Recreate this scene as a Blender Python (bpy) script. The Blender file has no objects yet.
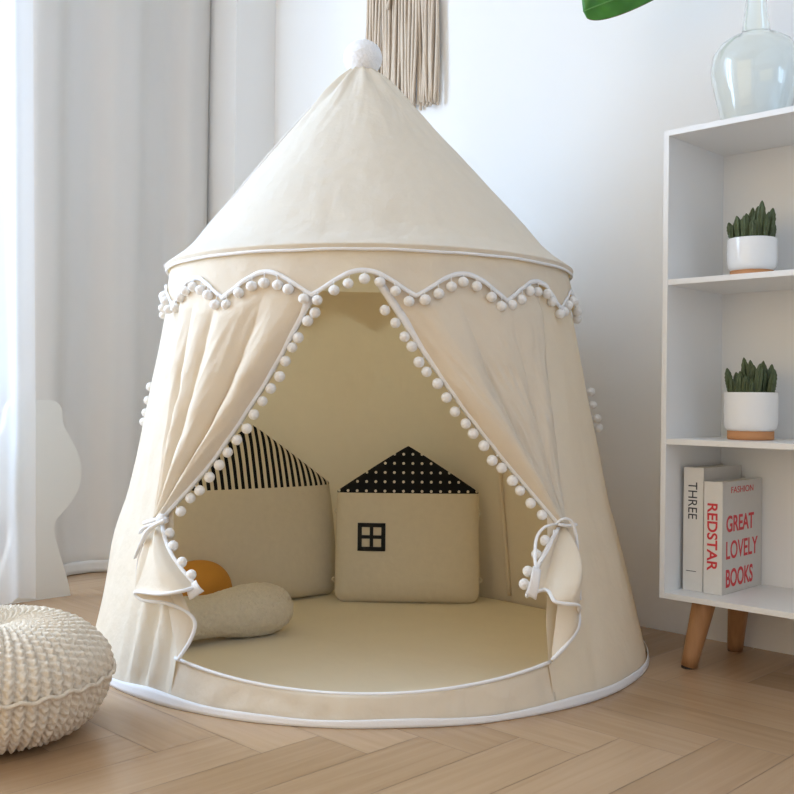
import bpy, bmesh, math, random
from mathutils import Vector, Matrix, noise
random.seed(7)
SC = bpy.context.scene
COL = SC.collection
PI = math.pi
sin, cos, rad = math.sin, math.cos, math.radians

# ------------------------------------------------------------------ room frame
CAM_Z, F, ROLL = 0.549, 1005.0, 0.0105
U = Vector((0.713, -0.701, 0))          # along the back wall, towards the camera's right
V = Vector((0.701, 0.713, 0))           # along the window wall, away from the camera
CORNER = Vector((-0.430, 3.443, 0))
YAW = math.atan2(U.y, U.x)

def at(px, py, Y):
    """a point of the room at distance Y in front of the camera (used for measuring)"""
    dx, dy = px-397, py-397
    x = dx + ROLL*dy; y = dy - ROLL*dx
    return Vector((x/F*Y, Y, CAM_Z - y/F*Y))

def room(a, b, z=0.0):
    """a metres along the back wall from the corner, b metres out of it into the room"""
    return CORNER + U*a - V*b + Vector((0, 0, z))

# ------------------------------------------------------------------ materials
def nmat(name):
    m = bpy.data.materials.new(name); m.use_nodes = True
    return m, m.node_tree.nodes, m.node_tree.links, m.node_tree.nodes['Principled BSDF']

def simple(name, col, rough=0.6, noise_scale=0, noise_amt=0.0, bump=0.0, bump_scale=200, trans=0.0, spec=0.5, sheen=0.0, coords='Object', dist=0.002, tcol=None):
    m, N, L, B = nmat(name)
    B.inputs['Base Color'].default_value = (*col, 1)
    B.inputs['Roughness'].default_value = rough
    B.inputs['Specular IOR Level'].default_value = spec
    if sheen: B.inputs['Sheen Weight'].default_value = sheen
    tc = N.new('ShaderNodeTexCoord')
    if noise_amt:
        nt = N.new('ShaderNodeTexNoise'); nt.inputs['Scale'].default_value = noise_scale or 8
        nt.inputs['Detail'].default_value = 3
        L.new(tc.outputs[coords], nt.inputs['Vector'])
        mx = N.new('ShaderNodeMix'); mx.data_type = 'RGBA'
        mx.inputs['A'].default_value = (*[c*(1-noise_amt) for c in col], 1)
        mx.inputs['B'].default_value = (*[min(1, c*(1+noise_amt)) for c in col], 1)
        L.new(nt.outputs['Fac'], mx.inputs['Factor'])
        L.new(mx.outputs['Result'], B.inputs['Base Color'])
    if bump:
        nb = N.new('ShaderNodeTexNoise'); nb.inputs['Scale'].default_value = bump_scale
        nb.inputs['Detail'].default_value = 4
        L.new(tc.outputs[coords], nb.inputs['Vector'])
        bp = N.new('ShaderNodeBump'); bp.inputs['Strength'].default_value = bump; bp.inputs['Distance'].default_value = dist
        L.new(nb.outputs['Fac'], bp.inputs['Height']); L.new(bp.outputs['Normal'], B.inputs['Normal'])
    if trans:
        tr = N.new('ShaderNodeBsdfTranslucent'); tr.inputs['Color'].default_value = (*(tcol or col), 1)
        ms = N.new('ShaderNodeMixShader'); ms.inputs[0].default_value = trans
        out = N['Material Output']
        L.new(B.outputs[0], ms.inputs[1]); L.new(tr.outputs[0], ms.inputs[2]); L.new(ms.outputs[0], out.inputs[0])
    return m

COTTON = (0.87, 0.795, 0.665)
M = {}
M['cotton'] = simple('cream cotton', COTTON, 0.85, 30, 0.03, 0.40, 20, trans=0.25, spec=0.15, dist=0.012, tcol=(0.86, 0.67, 0.36))
M['cotton_roof'] = simple('roof cotton with painted light', (0.87, 0.825, 0.73), 0.85, 30, 0.03, 0.40, 20, trans=0.25, spec=0.15, dist=0.012, tcol=(0.86, 0.67, 0.36))  # same cloth as the walls; cool window light painted into a paler colour
M['cotton_mat'] = simple('cream mat cotton', (0.83, 0.755, 0.60), 0.8, 12, 0.03, 0.2, 30, spec=0.2, dist=0.004)
M['cushion'] = simple('natural cushion cotton', (0.74, 0.67, 0.535), 0.9, 60, 0.05, 0.3, 45, spec=0.1, dist=0.004)
M['white_trim'] = simple('white cotton tape', (0.87, 0.86, 0.86), 0.8, 0, 0, 0.3, 400, spec=0.15)
M['pom'] = simple('white pom pom yarn', (0.88, 0.86, 0.83), 0.95, 0, 0, 0.8, 260, spec=0.05, sheen=0.3)
M['top_pom'] = simple('white fluffy yarn', (0.90, 0.90, 0.91), 0.95, 0, 0, 0.8, 180, spec=0.05, sheen=0.4)
M['wall'] = simple('white wall paint', (0.84, 0.835, 0.82), 0.85, 3, 0.01, 0.06, 60, spec=0.2)
M['ceiling'] = simple('white ceiling paint', (0.86, 0.86, 0.85), 0.9)
M['lacquer'] = simple('white shelf lacquer', (0.83, 0.835, 0.83), 0.35, spec=0.45)
M['ceramic'] = simple('white glazed ceramic', (0.86, 0.87, 0.88), 0.12, spec=0.5)
M['ceramic_matt'] = simple('white matt ceramic', (0.85, 0.85, 0.85), 0.45, spec=0.4)
M['terracotta'] = simple('terracotta', (0.55, 0.26, 0.11), 0.7, 40, 0.1)
M['soil'] = simple('dark soil', (0.035, 0.026, 0.02), 0.95, 80, 0.4, 0.8, 120, dist=0.004)
M['cactus'] = simple('dark green cactus skin', (0.075, 0.105, 0.042), 0.5, 60, 0.5, 0.9, 130)
M['spine_tip'] = simple('pale cactus ridge', (0.16, 0.20, 0.10), 0.6, 60, 0.3)
M['mustard'] = simple('mustard cotton', (0.60, 0.27, 0.035), 0.85, 60, 0.05, 0.2, 60)
M['boucle'] = simple('cream boucle wool', (0.72, 0.635, 0.485), 0.95, 120, 0.10, 1.0, 150, sheen=0.3, spec=0.05, dist=0.006)
M['macrame'] = simple('natural cotton cord', (0.64, 0.54, 0.43), 0.9, 90, 0.10, 0.6, 200)
M['drape'] = simple('grey beige drape', (0.74, 0.715, 0.68), 0.9, 4, 0.02, 0.1, 300, trans=0.06, spec=0.1)
M['panel_white'] = simple('off white painted board', (0.76, 0.75, 0.71), 0.75)
M['book_white'] = simple('off white book cloth', (0.73, 0.71, 0.67), 0.6, 80, 0.03)
M['book_grey'] = simple('pale grey book cloth', (0.60, 0.575, 0.535), 0.6, 80, 0.03)
M['paper'] = simple('page block paper', (0.80, 0.77, 0.69), 0.9)
M['ink_black'] = simple('black ink', (0.03, 0.03, 0.035), 0.6)
M['ink_red'] = simple('red ink', (0.62, 0.04, 0.05), 0.6)
M['black_cloth'] = simple('black applique cloth', (0.012, 0.013, 0.016), 0.85)
M['frame_white'] = simple('white window frame', (0.85, 0.86, 0.87), 0.4)
M['rubber'] = simple('dark rubber foot', (0.03, 0.025, 0.02), 0.8)

# leg wood
def wood(name, c1, c2, rough=0.45, scale=(3, 3, 0.35)):
    m, N, L, B = nmat(name)
    tc = N.new('ShaderNodeTexCoord'); mp = N.new('ShaderNodeMapping'); mp.inputs['Scale'].default_value = scale
    nt = N.new('ShaderNodeTexNoise'); nt.inputs['Scale'].default_value = 30; nt.inputs['Detail'].default_value = 5
    cr = N.new('ShaderNodeValToRGB')
    cr.color_ramp.elements[0].position = .3; cr.color_ramp.elements[0].color = (*c1, 1)
    cr.color_ramp.elements[1].position = .7; cr.color_ramp.elements[1].color = (*c2, 1)
    L.new(tc.outputs['Object'], mp.inputs['Vector']); L.new(mp.outputs[0], nt.inputs['Vector'])
    L.new(nt.outputs['Fac'], cr.inputs[0]); L.new(cr.outputs[0], B.inputs['Base Color'])
    B.inputs['Roughness'].default_value = rough
    return m
M['leg_wood'] = wood('beech leg wood', (0.40, 0.20, 0.085), (0.50, 0.27, 0.125))

# striped and dotted roofs of the cushions
def math_node(N, L, op, a, b=None, c=None):
    n = N.new('ShaderNodeMath'); n.operation = op
    for i, x in enumerate((a, b, c)):
        if x is None: continue
        if isinstance(x, (int, float)): n.inputs[i].default_value = x
        else: L.new(x, n.inputs[i])
    return n.outputs[0]

def pattern(name, kind, period, base, mark):
    m, N, L, B = nmat(name)
    tc = N.new('ShaderNodeTexCoord'); sp = N.new('ShaderNodeSeparateXYZ'); L.new(tc.outputs['Object'], sp.inputs[0])
    fx = math_node(N, L, 'FRACT', math_node(N, L, 'DIVIDE', math_node(N, L, 'ADD', sp.outputs['X'], 10*period), period))
    if kind == 'stripes':
        f = math_node(N, L, 'LESS_THAN', fx, 0.5)
    else:
        fz = math_node(N, L, 'FRACT', math_node(N, L, 'DIVIDE', math_node(N, L, 'ADD', sp.outputs['Z'], 10*period-0.0155), period))
        dx = math_node(N, L, 'SUBTRACT', fx, 0.5); dz = math_node(N, L, 'SUBTRACT', fz, 0.5)
        d = math_node(N, L, 'SQRT', math_node(N, L, 'ADD', math_node(N, L, 'MULTIPLY', dx, dx), math_node(N, L, 'MULTIPLY', dz, dz)))
        f = math_node(N, L, 'LESS_THAN', d, 0.15)
    mx = N.new('ShaderNodeMix'); mx.data_type = 'RGBA'
    mx.inputs['A'].default_value = (*base, 1); mx.inputs['B'].default_value = (*mark, 1)
    L.new(f, mx.inputs['Factor']); L.new(mx.outputs['Result'], B.inputs['Base Color'])
    B.inputs['Roughness'].default_value = 0.9; B.inputs['Specular IOR Level'].default_value = 0.1
    return m
M['stripes'] = pattern('black and cream stripes', 'stripes', 0.0178, (0.74, 0.67, 0.53), (0.014, 0.015, 0.018))
M['dots'] = pattern('white dots on black', 'dots', 0.0238, (0.014, 0.015, 0.018), (0.70, 0.66, 0.58))

# oak herringbone planks
def oak():
    m, N, L, B = nmat('oak herringbone planks')
    uv = N.new('ShaderNodeUVMap'); uv.uv_map = 'UVMap'
    at_ = N.new('ShaderNodeAttribute'); at_.attribute_name = 'tone'
    mp = N.new('ShaderNodeMapping'); mp.inputs['Scale'].default_value = (2.2, 38, 1)
    L.new(uv.outputs[0], mp.inputs['Vector'])
    nt = N.new('ShaderNodeTexNoise'); nt.inputs['Scale'].default_value = 1.6; nt.inputs['Detail'].default_value = 6; nt.inputs['Distortion'].default_value = 0.6
    L.new(mp.outputs[0], nt.inputs['Vector'])
    f = math_node(N, L, 'ADD', math_node(N, L, 'MULTIPLY', nt.outputs['Fac'], 0.55), math_node(N, L, 'MULTIPLY', at_.outputs['Fac'], 0.45))
    cr = N.new('ShaderNodeValToRGB'); e = cr.color_ramp.elements
    e[0].position = .2; e[0].color = (0.36, 0.225, 0.12, 1)
    e[1].position = .8; e[1].color = (0.52, 0.35, 0.21, 1)
    L.new(f, cr.inputs[0]); L.new(cr.outputs[0], B.inputs['Base Color'])
    B.inputs['Roughness'].default_value = 0.27; B.inputs['Specular IOR Level'].default_value = 0.45
    bp = N.new('ShaderNodeBump'); bp.inputs['Strength'].default_value = 0.06; bp.inputs['Distance'].default_value = 0.001
    L.new(nt.outputs['Fac'], bp.inputs['Height']); L.new(bp.outputs[0], B.inputs['Normal'])
    return m
M['oak'] = oak()
M['joint'] = simple('dark plank joint', (0.17, 0.10, 0.055), 0.7)

# knitted pouf yarn
M['yarn'] = simple('oatmeal knit yarn', (0.79, 0.69, 0.555), 0.95, 140, 0.14, 0.8, 260, spec=0.05, sheen=0.2, dist=0.003)

# leaf
def leafmat():
    m, N, L, B = nmat('green leaf')
    tc = N.new('ShaderNodeTexCoord'); nt = N.new('ShaderNodeTexNoise'); nt.inputs['Scale'].default_value = 14
    cr = N.new('ShaderNodeValToRGB'); e = cr.color_ramp.elements
    e[0].position = .3; e[0].color = (0.030, 0.16, 0.022, 1); e[1].position = .75; e[1].color = (0.10, 0.36, 0.06, 1)
    L.new(tc.outputs['Object'], nt.inputs['Vector']); L.new(nt.outputs['Fac'], cr.inputs[0]); L.new(cr.outputs[0], B.inputs['Base Color'])
    B.inputs['Roughness'].default_value = 0.35
    return m
M['leaf'] = leafmat()
M['leaf_vein'] = simple('pale leaf vein', (0.12, 0.33, 0.08), 0.5)
M['leaf_edge'] = simple('brown leaf rim', (0.16, 0.10, 0.035), 0.6)

# glass
def glass(name, col, rough=0.0):
    m, N, L, B = nmat(name)
    B.inputs['Base Color'].default_value = (*col, 1); B.inputs['Transmission Weight'].default_value = 1.0
    B.inputs['Roughness'].default_value = rough; B.inputs['IOR'].default_value = 1.45
    return m
M['glass'] = glass('pale green bottle glass', (0.955, 0.985, 0.97))
def pane():
    m = bpy.data.materials.new('window pane'); m.use_nodes = True
    N, L = m.node_tree.nodes, m.node_tree.links; N.remove(N['Principled BSDF'])
    t = N.new('ShaderNodeBsdfTransparent'); t.inputs[0].default_value = (.95, .98, .98, 1)
    g = N.new('ShaderNodeBsdfGlossy'); g.inputs['Roughness'].default_value = 0.02
    ms = N.new('ShaderNodeMixShader'); ms.inputs[0].default_value = 0.06
    L.new(t.outputs[0], ms.inputs[1]); L.new(g.outputs[0], ms.inputs[2]); L.new(ms.outputs[0], N['Material Output'].inputs[0])
    return m
M['pane'] = pane()
def sheer():
    m = bpy.data.materials.new('white sheer voile'); m.use_nodes = True
    N, L = m.node_tree.nodes, m.node_tree.links; B = N['Principled BSDF']
    B.inputs['Base Color'].default_value = (.90, .91, .92, 1); B.inputs['Roughness'].default_value = .9
    t = N.new('ShaderNodeBsdfTranslucent'); t.inputs[0].default_value = (.93, .95, .98, 1)
    a = N.new('ShaderNodeMixShader'); a.inputs[0].default_value = .6
    L.new(B.outputs[0], a.inputs[1]); L.new(t.outputs[0], a.inputs[2])
    tr = N.new('ShaderNodeBsdfTransparent')
    b = N.new('ShaderNodeMixShader'); b.inputs[0].default_value = .35
    L.new(a.outputs[0], b.inputs[1]); L.new(tr.outputs[0], b.inputs[2]); L.new(b.outputs[0], N['Material Output'].inputs[0])
    return m
M['sheer'] = sheer()

# ------------------------------------------------------------------ mesh helpers
class MB:
    def __init__(s): s.v = []; s.f = []; s.mi = []
    def add(s, vs, fs, mi=0):
        o = len(s.v); s.v += [Vector(p) for p in vs]
        s.f += [tuple(i+o for i in f) for f in fs]; s.mi += [mi]*len(fs); return s
    def box(s, x0, x1, y0, y1, z0, z1, mi=0):
        vs = [(x, y, z) for x in (x0, x1) for y in (y0, y1) for z in (z0, z1)]
        return s.add(vs, [(0, 1, 3, 2), (4, 6, 7, 5), (0, 4, 5, 1), (2, 3, 7, 6), (0, 2, 6, 4), (1, 5, 7, 3)], mi)
    def grid(s, fn, nu, nv, closed_u=False, mi=0):
        vs = []; fs = []
        cu = nu if closed_u else nu+1
        for i in range(cu):
            for j in range(nv+1): vs.append(fn(i/nu, j/nv))
        for i in range(nu):
            a = i; b = (i+1) % cu
            for j in range(nv): fs.append((a*(nv+1)+j, b*(nv+1)+j, b*(nv+1)+j+1, a*(nv+1)+j+1))
        return s.add(vs, fs, mi)
    def lathe(s, prof, n=48, mi=0, mod=None):
        def fn(u, v):
            r, z = prof[min(int(round(v*(len(prof)-1))), len(prof)-1)]
            a = 2*PI*u
            if mod: r = r*mod(a, z)
            return (r*cos(a), r*sin(a), z)
        return s.grid(fn, n, len(prof)-1, True, mi)
    def tube(s, pts, r, n=8, mi=0, caps=True, flat=None, closed=False):
        pts = [Vector(p) for p in pts]; m = len(pts)
        rf = r if callable(r) else (lambda t: r)
        vs = []; fs = []
        up = Vector((0, 0, 1))
        prev = None
        for i, p in enumerate(pts):
            if closed: t = pts[(i+1) % m]-pts[i-1]
            else: t = pts[min(i+1, m-1)]-pts[max(i-1, 0)]
            t.normalize()
            if prev is None:
                a = t.cross(up)
                if a.length < .05: a = t.cross(Vector((1, 0, 0)))
            else: a = prev - t*prev.dot(t)
            a.normalize(); b = t.cross(a); prev = a
            q = rf(i/(m-1))
            for k in range(n):
                an = 2*PI*k/n
                vs.append(p + a*(q*cos(an)) + b*(q*sin(an)*(flat or 1)))
        rng = m if closed else m-1
        for i in range(rng):
            j = (i+1) % m
            for k in range(n): fs.append((i*n+k, i*n+(k+1) % n, j*n+(k+1) % n, j*n+k))
        if caps and not closed:
            fs.append(tuple(range(n-1, -1, -1))); fs.append(tuple((m-1)*n+k for k in range(n)))
        return s.add(vs, fs, mi)
    def ico(s, c, r, sub=2, amp=0.0, freq=9, squash=(1, 1, 1), mi=0):
        bm = bmesh.new(); bmesh.ops.create_icosphere(bm, subdivisions=sub, radius=1)
        vs = []
        for v in bm.verts:
            d = v.co.normalized(); k = 1+amp*noise.noise(d*freq)
            vs.append(Vector(c)+Vector((d.x*r*k*squash[0], d.y*r*k*squash[1], d.z*r*k*squash[2])))
        bm.verts.index_update()
        fs = [tuple(v.index for v in f.verts) for f in bm.faces]; bm.free()
        return s.add(vs, fs, mi)
    def mesh(s, name, mats, smooth=True, bevel=0.0):
        me = bpy.data.meshes.new(name); me.from_pydata([tuple(v) for v in s.v], [], s.f); me.update()
        bm = bmesh.new(); bm.from_mesh(me)
        bmesh.ops.recalc_face_normals(bm, faces=bm.faces[:])
        if bevel:
            bmesh.ops.bevel(bm, geom=[e for e in bm.edges], offset=bevel, segments=2, affect='EDGES', profile=0.6)
        for f in bm.faces: f.smooth = smooth
        if len(bm.faces) == len(s.mi) and not bevel:
            for f, k in zip(bm.faces, s.mi): f.material_index = k
        bm.to_mesh(me); bm.free()
        for m in (mats if isinstance(mats, (list, tuple)) else [mats]): me.materials.append(m)
        return me
    def build(s, name, mats, parent=None, smooth=True, bevel=0.0, thick=0.0):
        o = bpy.data.objects.new(name, s.mesh(name, mats, smooth, bevel)); COL.objects.link(o)
        if parent: o.parent = parent
        if thick:
            md = o.modifiers.new('thickness', 'SOLIDIFY'); md.thickness = thick; md.offset = 0
        return o

def empty(name, loc, rz=0.0, label=None, cat=None, group=None):
    o = bpy.data.objects.new(name, None); o.empty_display_size = .05; COL.objects.link(o)
    o.location = loc; o.rotation_euler = (0, 0, rz)
    return tag(o, label, cat, group)
def tag(o, label=None, cat=None, group=None, kind=None):
    if label: o['label'] = label
    if cat: o['category'] = cat
    if group: o['group'] = group
    if kind: o['kind'] = kind
    return o

def interp(tab, x):
    if x <= tab[0][0]: return tab[0][1]
    for (a, p), (b, q) in zip(tab, tab[1:]):
        if x <= b: return p+(q-p)*(x-a)/(b-a)
    return tab[-1][1]
def catmull(P, t):
    n = len(P)-1; x = min(max(t, 0), 1)*n; i = min(int(x), n-1); f = x-i
    p0, p1, p2, p3 = P[max(i-1, 0)], P[i], P[i+1], P[min(i+2, n)]
    return 0.5*((2*p1)+(p2-p0)*f+(2*p0-5*p1+4*p2-p3)*f*f+(3*p1-p0-3*p2+p3)*f**3)
def sstep(a, b, x):
    t = min(max((x-a)/(b-a), 0), 1); return t*t*(3-2*t)

# ------------------------------------------------------------------ the room
def struct(o): return tag(o, kind='structure')
H = 2.6
# floor: herringbone planks over a dark sub floor
def build_floor():
    w, Lp, gap = 0.115, 0.575, 0.0005
    me = bpy.data.meshes.new('floor')
    vs, fs, uvs, tones, mi = [], [], [], [], []
    def quad(x0, y0, dx, dy, along_x):
        g = gap
        P = [(x0+g, y0+g), (x0+dx-g, y0+g), (x0+dx-g, y0+dy-g), (x0+g, y0+dy-g)]
        o = len(vs); ou = random.random()*40
        for (a, b) in P:
            q = room(a, b); vs.append((q.x, q.y, 0.0))
            uvs.append((a-x0+ou, b-y0) if along_x else (b-y0+ou, a-x0))
        fs.append((o, o+3, o+2, o+1)); tones.append(random.random()); mi.append(0)
    R = 70
    for i in range(-R, R):
        for j in range(-12, 13):
            ox = i*w + j*Lp; oy = -i*w + j*Lp + 2.0
            x0, y0 = ox, oy
            if -0.9 < x0 < 4.2 and -0.8 < y0 < 4.6: quad(x0, y0, Lp, w, True)
            x1, y1 = ox, oy-Lp
            if -0.9 < x1 < 4.2 and -0.8 < y1 < 4.6: quad(x1, y1, w, Lp, False)
    o = len(vs)
    for a, b in ((-.9, -.8), (4.2, -.8), (4.2, 5.2), (-.9, 5.2)):
        q = room(a, b); vs.append((q.x, q.y, -0.002)); uvs.append((0, 0))
    fs.append((o, o+3, o+2, o+1)); tones.append(0); mi.append(1)
    me.from_pydata(vs, [], fs); me.update()
    ul = me.uv_layers.new(name='UVMap')
    for l in me.loops: ul.data[l.index].uv = uvs[l.vertex_index]
    at_ = me.attributes.new('tone', 'FLOAT', 'FACE')
    for i, t in enumerate(tones): at_.data[i].value = t
    me.materials.append(M['oak']); me.materials.append(M['joint'])
    for p, k in zip(me.polygons, mi): p.material_index = k
    ob = bpy.data.objects.new('floor', me); COL.objects.link(ob)
    struct(ob)
build_floor()

def slab(name, a0, a1, b0, b1, z0, z1, mat):
    mb = MB()
    vs = [tuple(room(a, b, z)) for a in (a0, a1) for b in (b0, b1) for z in (z0, z1)]
    mb.add(vs, [(0, 1, 3, 2), (4, 6, 7, 5), (0, 4, 5, 1), (2, 3, 7, 6), (0, 2, 6, 4), (1, 5, 7, 3)])
    return mb.build(name, mat, smooth=False)

struct(slab('wall_back', -0.30, 3.72, -0.12, 0.0, -0.02, H, M['wall']))
# window wall: a pier by the corner, then a deep window recess, then wall again
mbw = MB()
def wbox(mb, a0, a1, b0, b1, z0, z1):
    vs = [tuple(room(a, b, z)) for a in (a0, a1) for b in (b0, b1) for z in (z0, z1)]
    mb.add(vs, [(0, 1, 3, 2), (4, 6, 7, 5), (0, 4, 5, 1), (2, 3, 7, 6), (0, 2, 6, 4), (1, 5, 7, 3)])
wbox(mbw, -0.30, 0.0, 0.0, 0.164, -0.02, H)
wbox(mbw, -0.30, 0.0, 0.164, 2.95, 2.45, H)
wbox(mbw, -0.30, 0.0, 2.95, 4.6, -0.02, H)
wbox(mbw, -0.30, -0.18, 0.164, 2.95, -0.02, 0.50)
struct(mbw.build('wall_left', M['wall'], smooth=False))
struct(slab('wall_right', 3.6, 3.72, -0.12, 4.72, -0.02, H, M['wall']))  # unseen wall, added to block sky light from the right
# unseen wall behind the camera, its wide opening added to let fill light in
mbf = MB()
wbox(mbf, 2.9, 3.6, 4.6, 4.72, -0.02, H); wbox(mbf, -0.30, 2.9, 4.6, 4.72, 2.45, H)
struct(mbf.build('wall_front', M['wall'], smooth=False))
struct(slab('ceiling', -0.30, 3.72, -0.12, 4.72, H, H+0.06, M['ceiling']))
# window in the recess
win = MB()
def fr(b0, b1, z0, z1): wbox(win, -0.25, -0.20, b0, b1, z0, z1)
fr(0.164, 0.215, 0.50, 2.45); fr(2.90, 2.95, 0.50, 2.45); fr(0.215, 2.90, 0.50, 0.55); fr(0.215, 2.90, 2.40, 2.45)
for b in (1.10, 2.0): fr(b-0.025, b+0.025, 0.55, 2.40)
w1 = struct(win.build('window_1', M['frame_white'], smooth=False))
pn = MB(); wbox(pn, -0.228, -0.222, 0.215, 2.90, 0.55, 2.40)
pn.build('pane', M['pane'], w1, smooth=False)

# ------------------------------------------------------------------ curtains at the window
def curtain_sheet(b0, b1, a_of, nz, nb, z0, z1):
    mb = MB()
    def fn(u, v):
        b = b0+(b1-b0)*u; z = z0+(z1-z0)*v
        a, db = a_of(b, z)
        return tuple(room(a, b+db, z))
    return mb.grid(fn, nb, nz)
def drape_off(b, z):
    k = 1-0.35*z/2.5
    a = -0.135 + 0.029*sin(b*27+0.6+0.8*sin(b*6)) + 0.004*sin(b*71+z*0.5) + 0.01*noise.noise(Vector((b*6, z*1.2, 3)))*k
    a += 0.050*math.exp(-z/.12)
    return a, 0.012*noise.noise(Vector((b*5, z*0.9, 8)))*sstep(.1645, .26, b)
dr = curtain_sheet(0.1645, 0.86, drape_off, 40, 160, 0.004, 2.43).build('drape_curtain', M['drape'], thick=0.003)
tag(dr, 'grey beige floor length drape hanging in the window recess behind the sheer', 'curtain')
hem = MB()
def hemfn(u, v):
    b = 0.1645+(0.86-0.1645)*u
    a, db = drape_off(b, 0.002+0.035*v)
    return tuple(room(a+0.005, b+db, 0.002+0.035*v))
hem.grid(hemfn, 160, 3)
hm = hem.build('hem', M['drape'], dr, thick=0.003); hm['label'] = 'turned up hem'

SB0 = 0.992
def sheer_off(b, z):
    low = 1-min(z/2.2, 1)
    a = 0.24 + 0.022*sin(b*46+1.0+0.8*sin(b*7)) + 0.010*sin(b*97) + 0.03*low*noise.noise(Vector((b*4, z, 1)))
    edge = max(0, 1-(b-SB0)/0.5)
    return a, -0.035*low*edge
sh = curtain_sheet(SB0, 1.40, sheer_off, 40, 140, 0.02, 2.55).build('sheer_curtain', M['sheer'])
tag(sh, 'white sheer curtain bright with window light at the far left', 'curtain')

# wavy board behind the sheer
def wavy_board():
    A = 0.16
    def rayhit(px, py):
        d = at(px, py, 1.0)-Vector((0, 0, CAM_Z)); nrm = Vector((U.x, U.y, 0))
        o = Vector((0, 0, CAM_Z)); t = (nrm.dot(CORNER)+A-nrm.dot(o))/nrm.dot(d)
        p = o+d*t; b = -(p-CORNER).dot(V)
        return b, p.z
    right = [rayhit(*p) for p in ((40, 400), (52, 401), (59, 408), (61, 424), (68, 438), (75, 452), (79, 468), (77, 485), (70, 500), (60, 512), (53, 521), (52, 532), (57, 552), (64, 575), (68, 594))]
    right = [(b, max(z, 0.0)) for b, z in right]; right[-1] = (right[-1][0], 0.0)
    bc = right[0][0]+0.02
    P = [Vector((b, z, 0)) for b, z in right]
    pts = [catmull(P, i/70) for i in range(71)]
    out = [(p.x, max(p.y, 0)) for p in pts] + [(2*bc-p.x, max(p.y, 0)) for p in reversed(pts)]
    n = len(out); mb = MB()
    vs = [tuple(room(A-0.014, b, z)) for b, z in out]+[tuple(room(A+0.014, b, z)) for b, z in out]
    fs = [(i, (i+1) % n, n+(i+1) % n, n+i) for i in range(n)]
    m2 = n//2
    for k in range(m2-1):
        fs.append((k, k+1, n-2-k, n-1-k)); fs.append((n+k, n+k+1, n+n-2-k, n+n-1-k))
    mb.add(vs, fs)
    o = mb.build('decorative_board', M['panel_white'], smooth=False)
    tag(o, 'off white wavy outlined board standing half behind the sheer curtain', 'decorative board')
wavy_board()

# ------------------------------------------------------------------ the tent
TX, TY = -0.055, 2.27
tent = empty('play_tent', (TX, TY, 0), 0, 'cream round play tent with pointed roof and white pom pom trim', 'play tent')
NRM = Vector((0.701, 0.713, 0))
def squash(p):
    d = p.x*NRM.x+p.y*NRM.y
    if d > 0.44:
        p = p - NRM*((d-0.44)*0.48)
    return p
RW = [(0, .606), (.02, .603), (.07, .590), (.205, .555), (.324, .524), (.545, .480), (.76, .441), (.83, .434)]
def rw(z): return interp(RW, z)
def lean(z): return -0.010*min(z, .83) - 0.048*max(0, z-.83)
def polar(ph, r, z):
    a = rad(ph); return squash(Vector((r*sin(a)+lean(z), -r*cos(a), z)))
PHL = [(0, -34), (.08, -34), (.15, -36), (.22, -39), (.32, -43), (.55, -49), (.83, -53)]
PHR = [(0, 34), (.08, 34), (.15, 35), (.22, 37), (.32, 40), (.55, 44), (.83, 47)]
def wall_r(ph, z):
    r = rw(z)
    k = sin(min(z/.83, 1)*PI)
    r += 0.006*k*noise.noise(Vector((cos(rad(ph))*5, sin(rad(ph))*5, z*2.2)))
    r += 0.0035*k*sin(rad(ph)*22+1.3*sin(z*5)) * (0.5+0.5*noise.noise(Vector((ph*.02, z*1.5, 4))))
    r += 0.0022*k*(1-2*abs(noise.noise(Vector((cos(rad(ph))*9, sin(rad(ph))*9, z*7)))))
    r += 0.004*k*max(0, cos(rad((ph+22.5) % 45-22.5)*4))   # poles push out softly
    r += 0.012*math.exp(-((z-.25)/.08)**2)*math.exp(-((((ph+180) % 360)-180+88)/22)**2)
    pd = (ph+180) % 360-180
    if -56 < pd < -30:
        r += 0.011*math.exp(-((pd+42)/6.5)**2)*sstep(.30, .16, z)*sstep(0, .05, z)*sin(rad(pd)*62)
    if 30 < pd < 60: r -= 0.006*math.exp(-((pd-46-z*6)/1.1)**2)*sstep(.3, .15, z)*sstep(0, .04, z)
    if z < .03: r += 0.004*noise.noise(Vector((ph*.08, 0, 9)))
    return r
mb = MB()
def wfn(u, v):
    z = 0.83*v
    a0, a1 = interp(PHR, z), 360+interp(PHL, z)
    ph = a0+(a1-a0)*u
    return polar(ph, wall_r(ph, z), z)
mb.grid(wfn, 220, 60)
mb.build('wall_panel', M['cotton'], tent)
# back seam with a pole sleeve inside, visible at right of the dotted cushion
mb = MB()
for ph in (136.5,):
    if True:
        mb = MB(); mb.tube([polar(ph, rw(z)-0.008, z) for z in [0.03+0.79*i/30 for i in range(31)]], 0.006, 8)
        mb.build('pole_sleeve', M['cotton'], tent)
# floor mat
mb = MB()
def matz(u, v):
    rr = [0, .2, .4, .5, .55, .575, .58, .57]; zz = [.018, .0185, .018, .018, .0175, .014, .008, .001]
    i = v*(len(rr)-1); k = int(min(i, len(rr)-2)); f = i-k
    r = rr[k]+(rr[k+1]-rr[k])*f; z = zz[k]+(zz[k+1]-zz[k])*f
    ph = 360*u
    p = polar(ph, r, 0); p.z = z+0.0018*noise.noise(Vector((p.x*5, p.y*5, 0)))*(1 if r < .5 else 0.3)
    return p
mb.grid(matz, 120, 28, True)
mb.build('floor_mat', M['cotton_mat'], tent)
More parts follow.
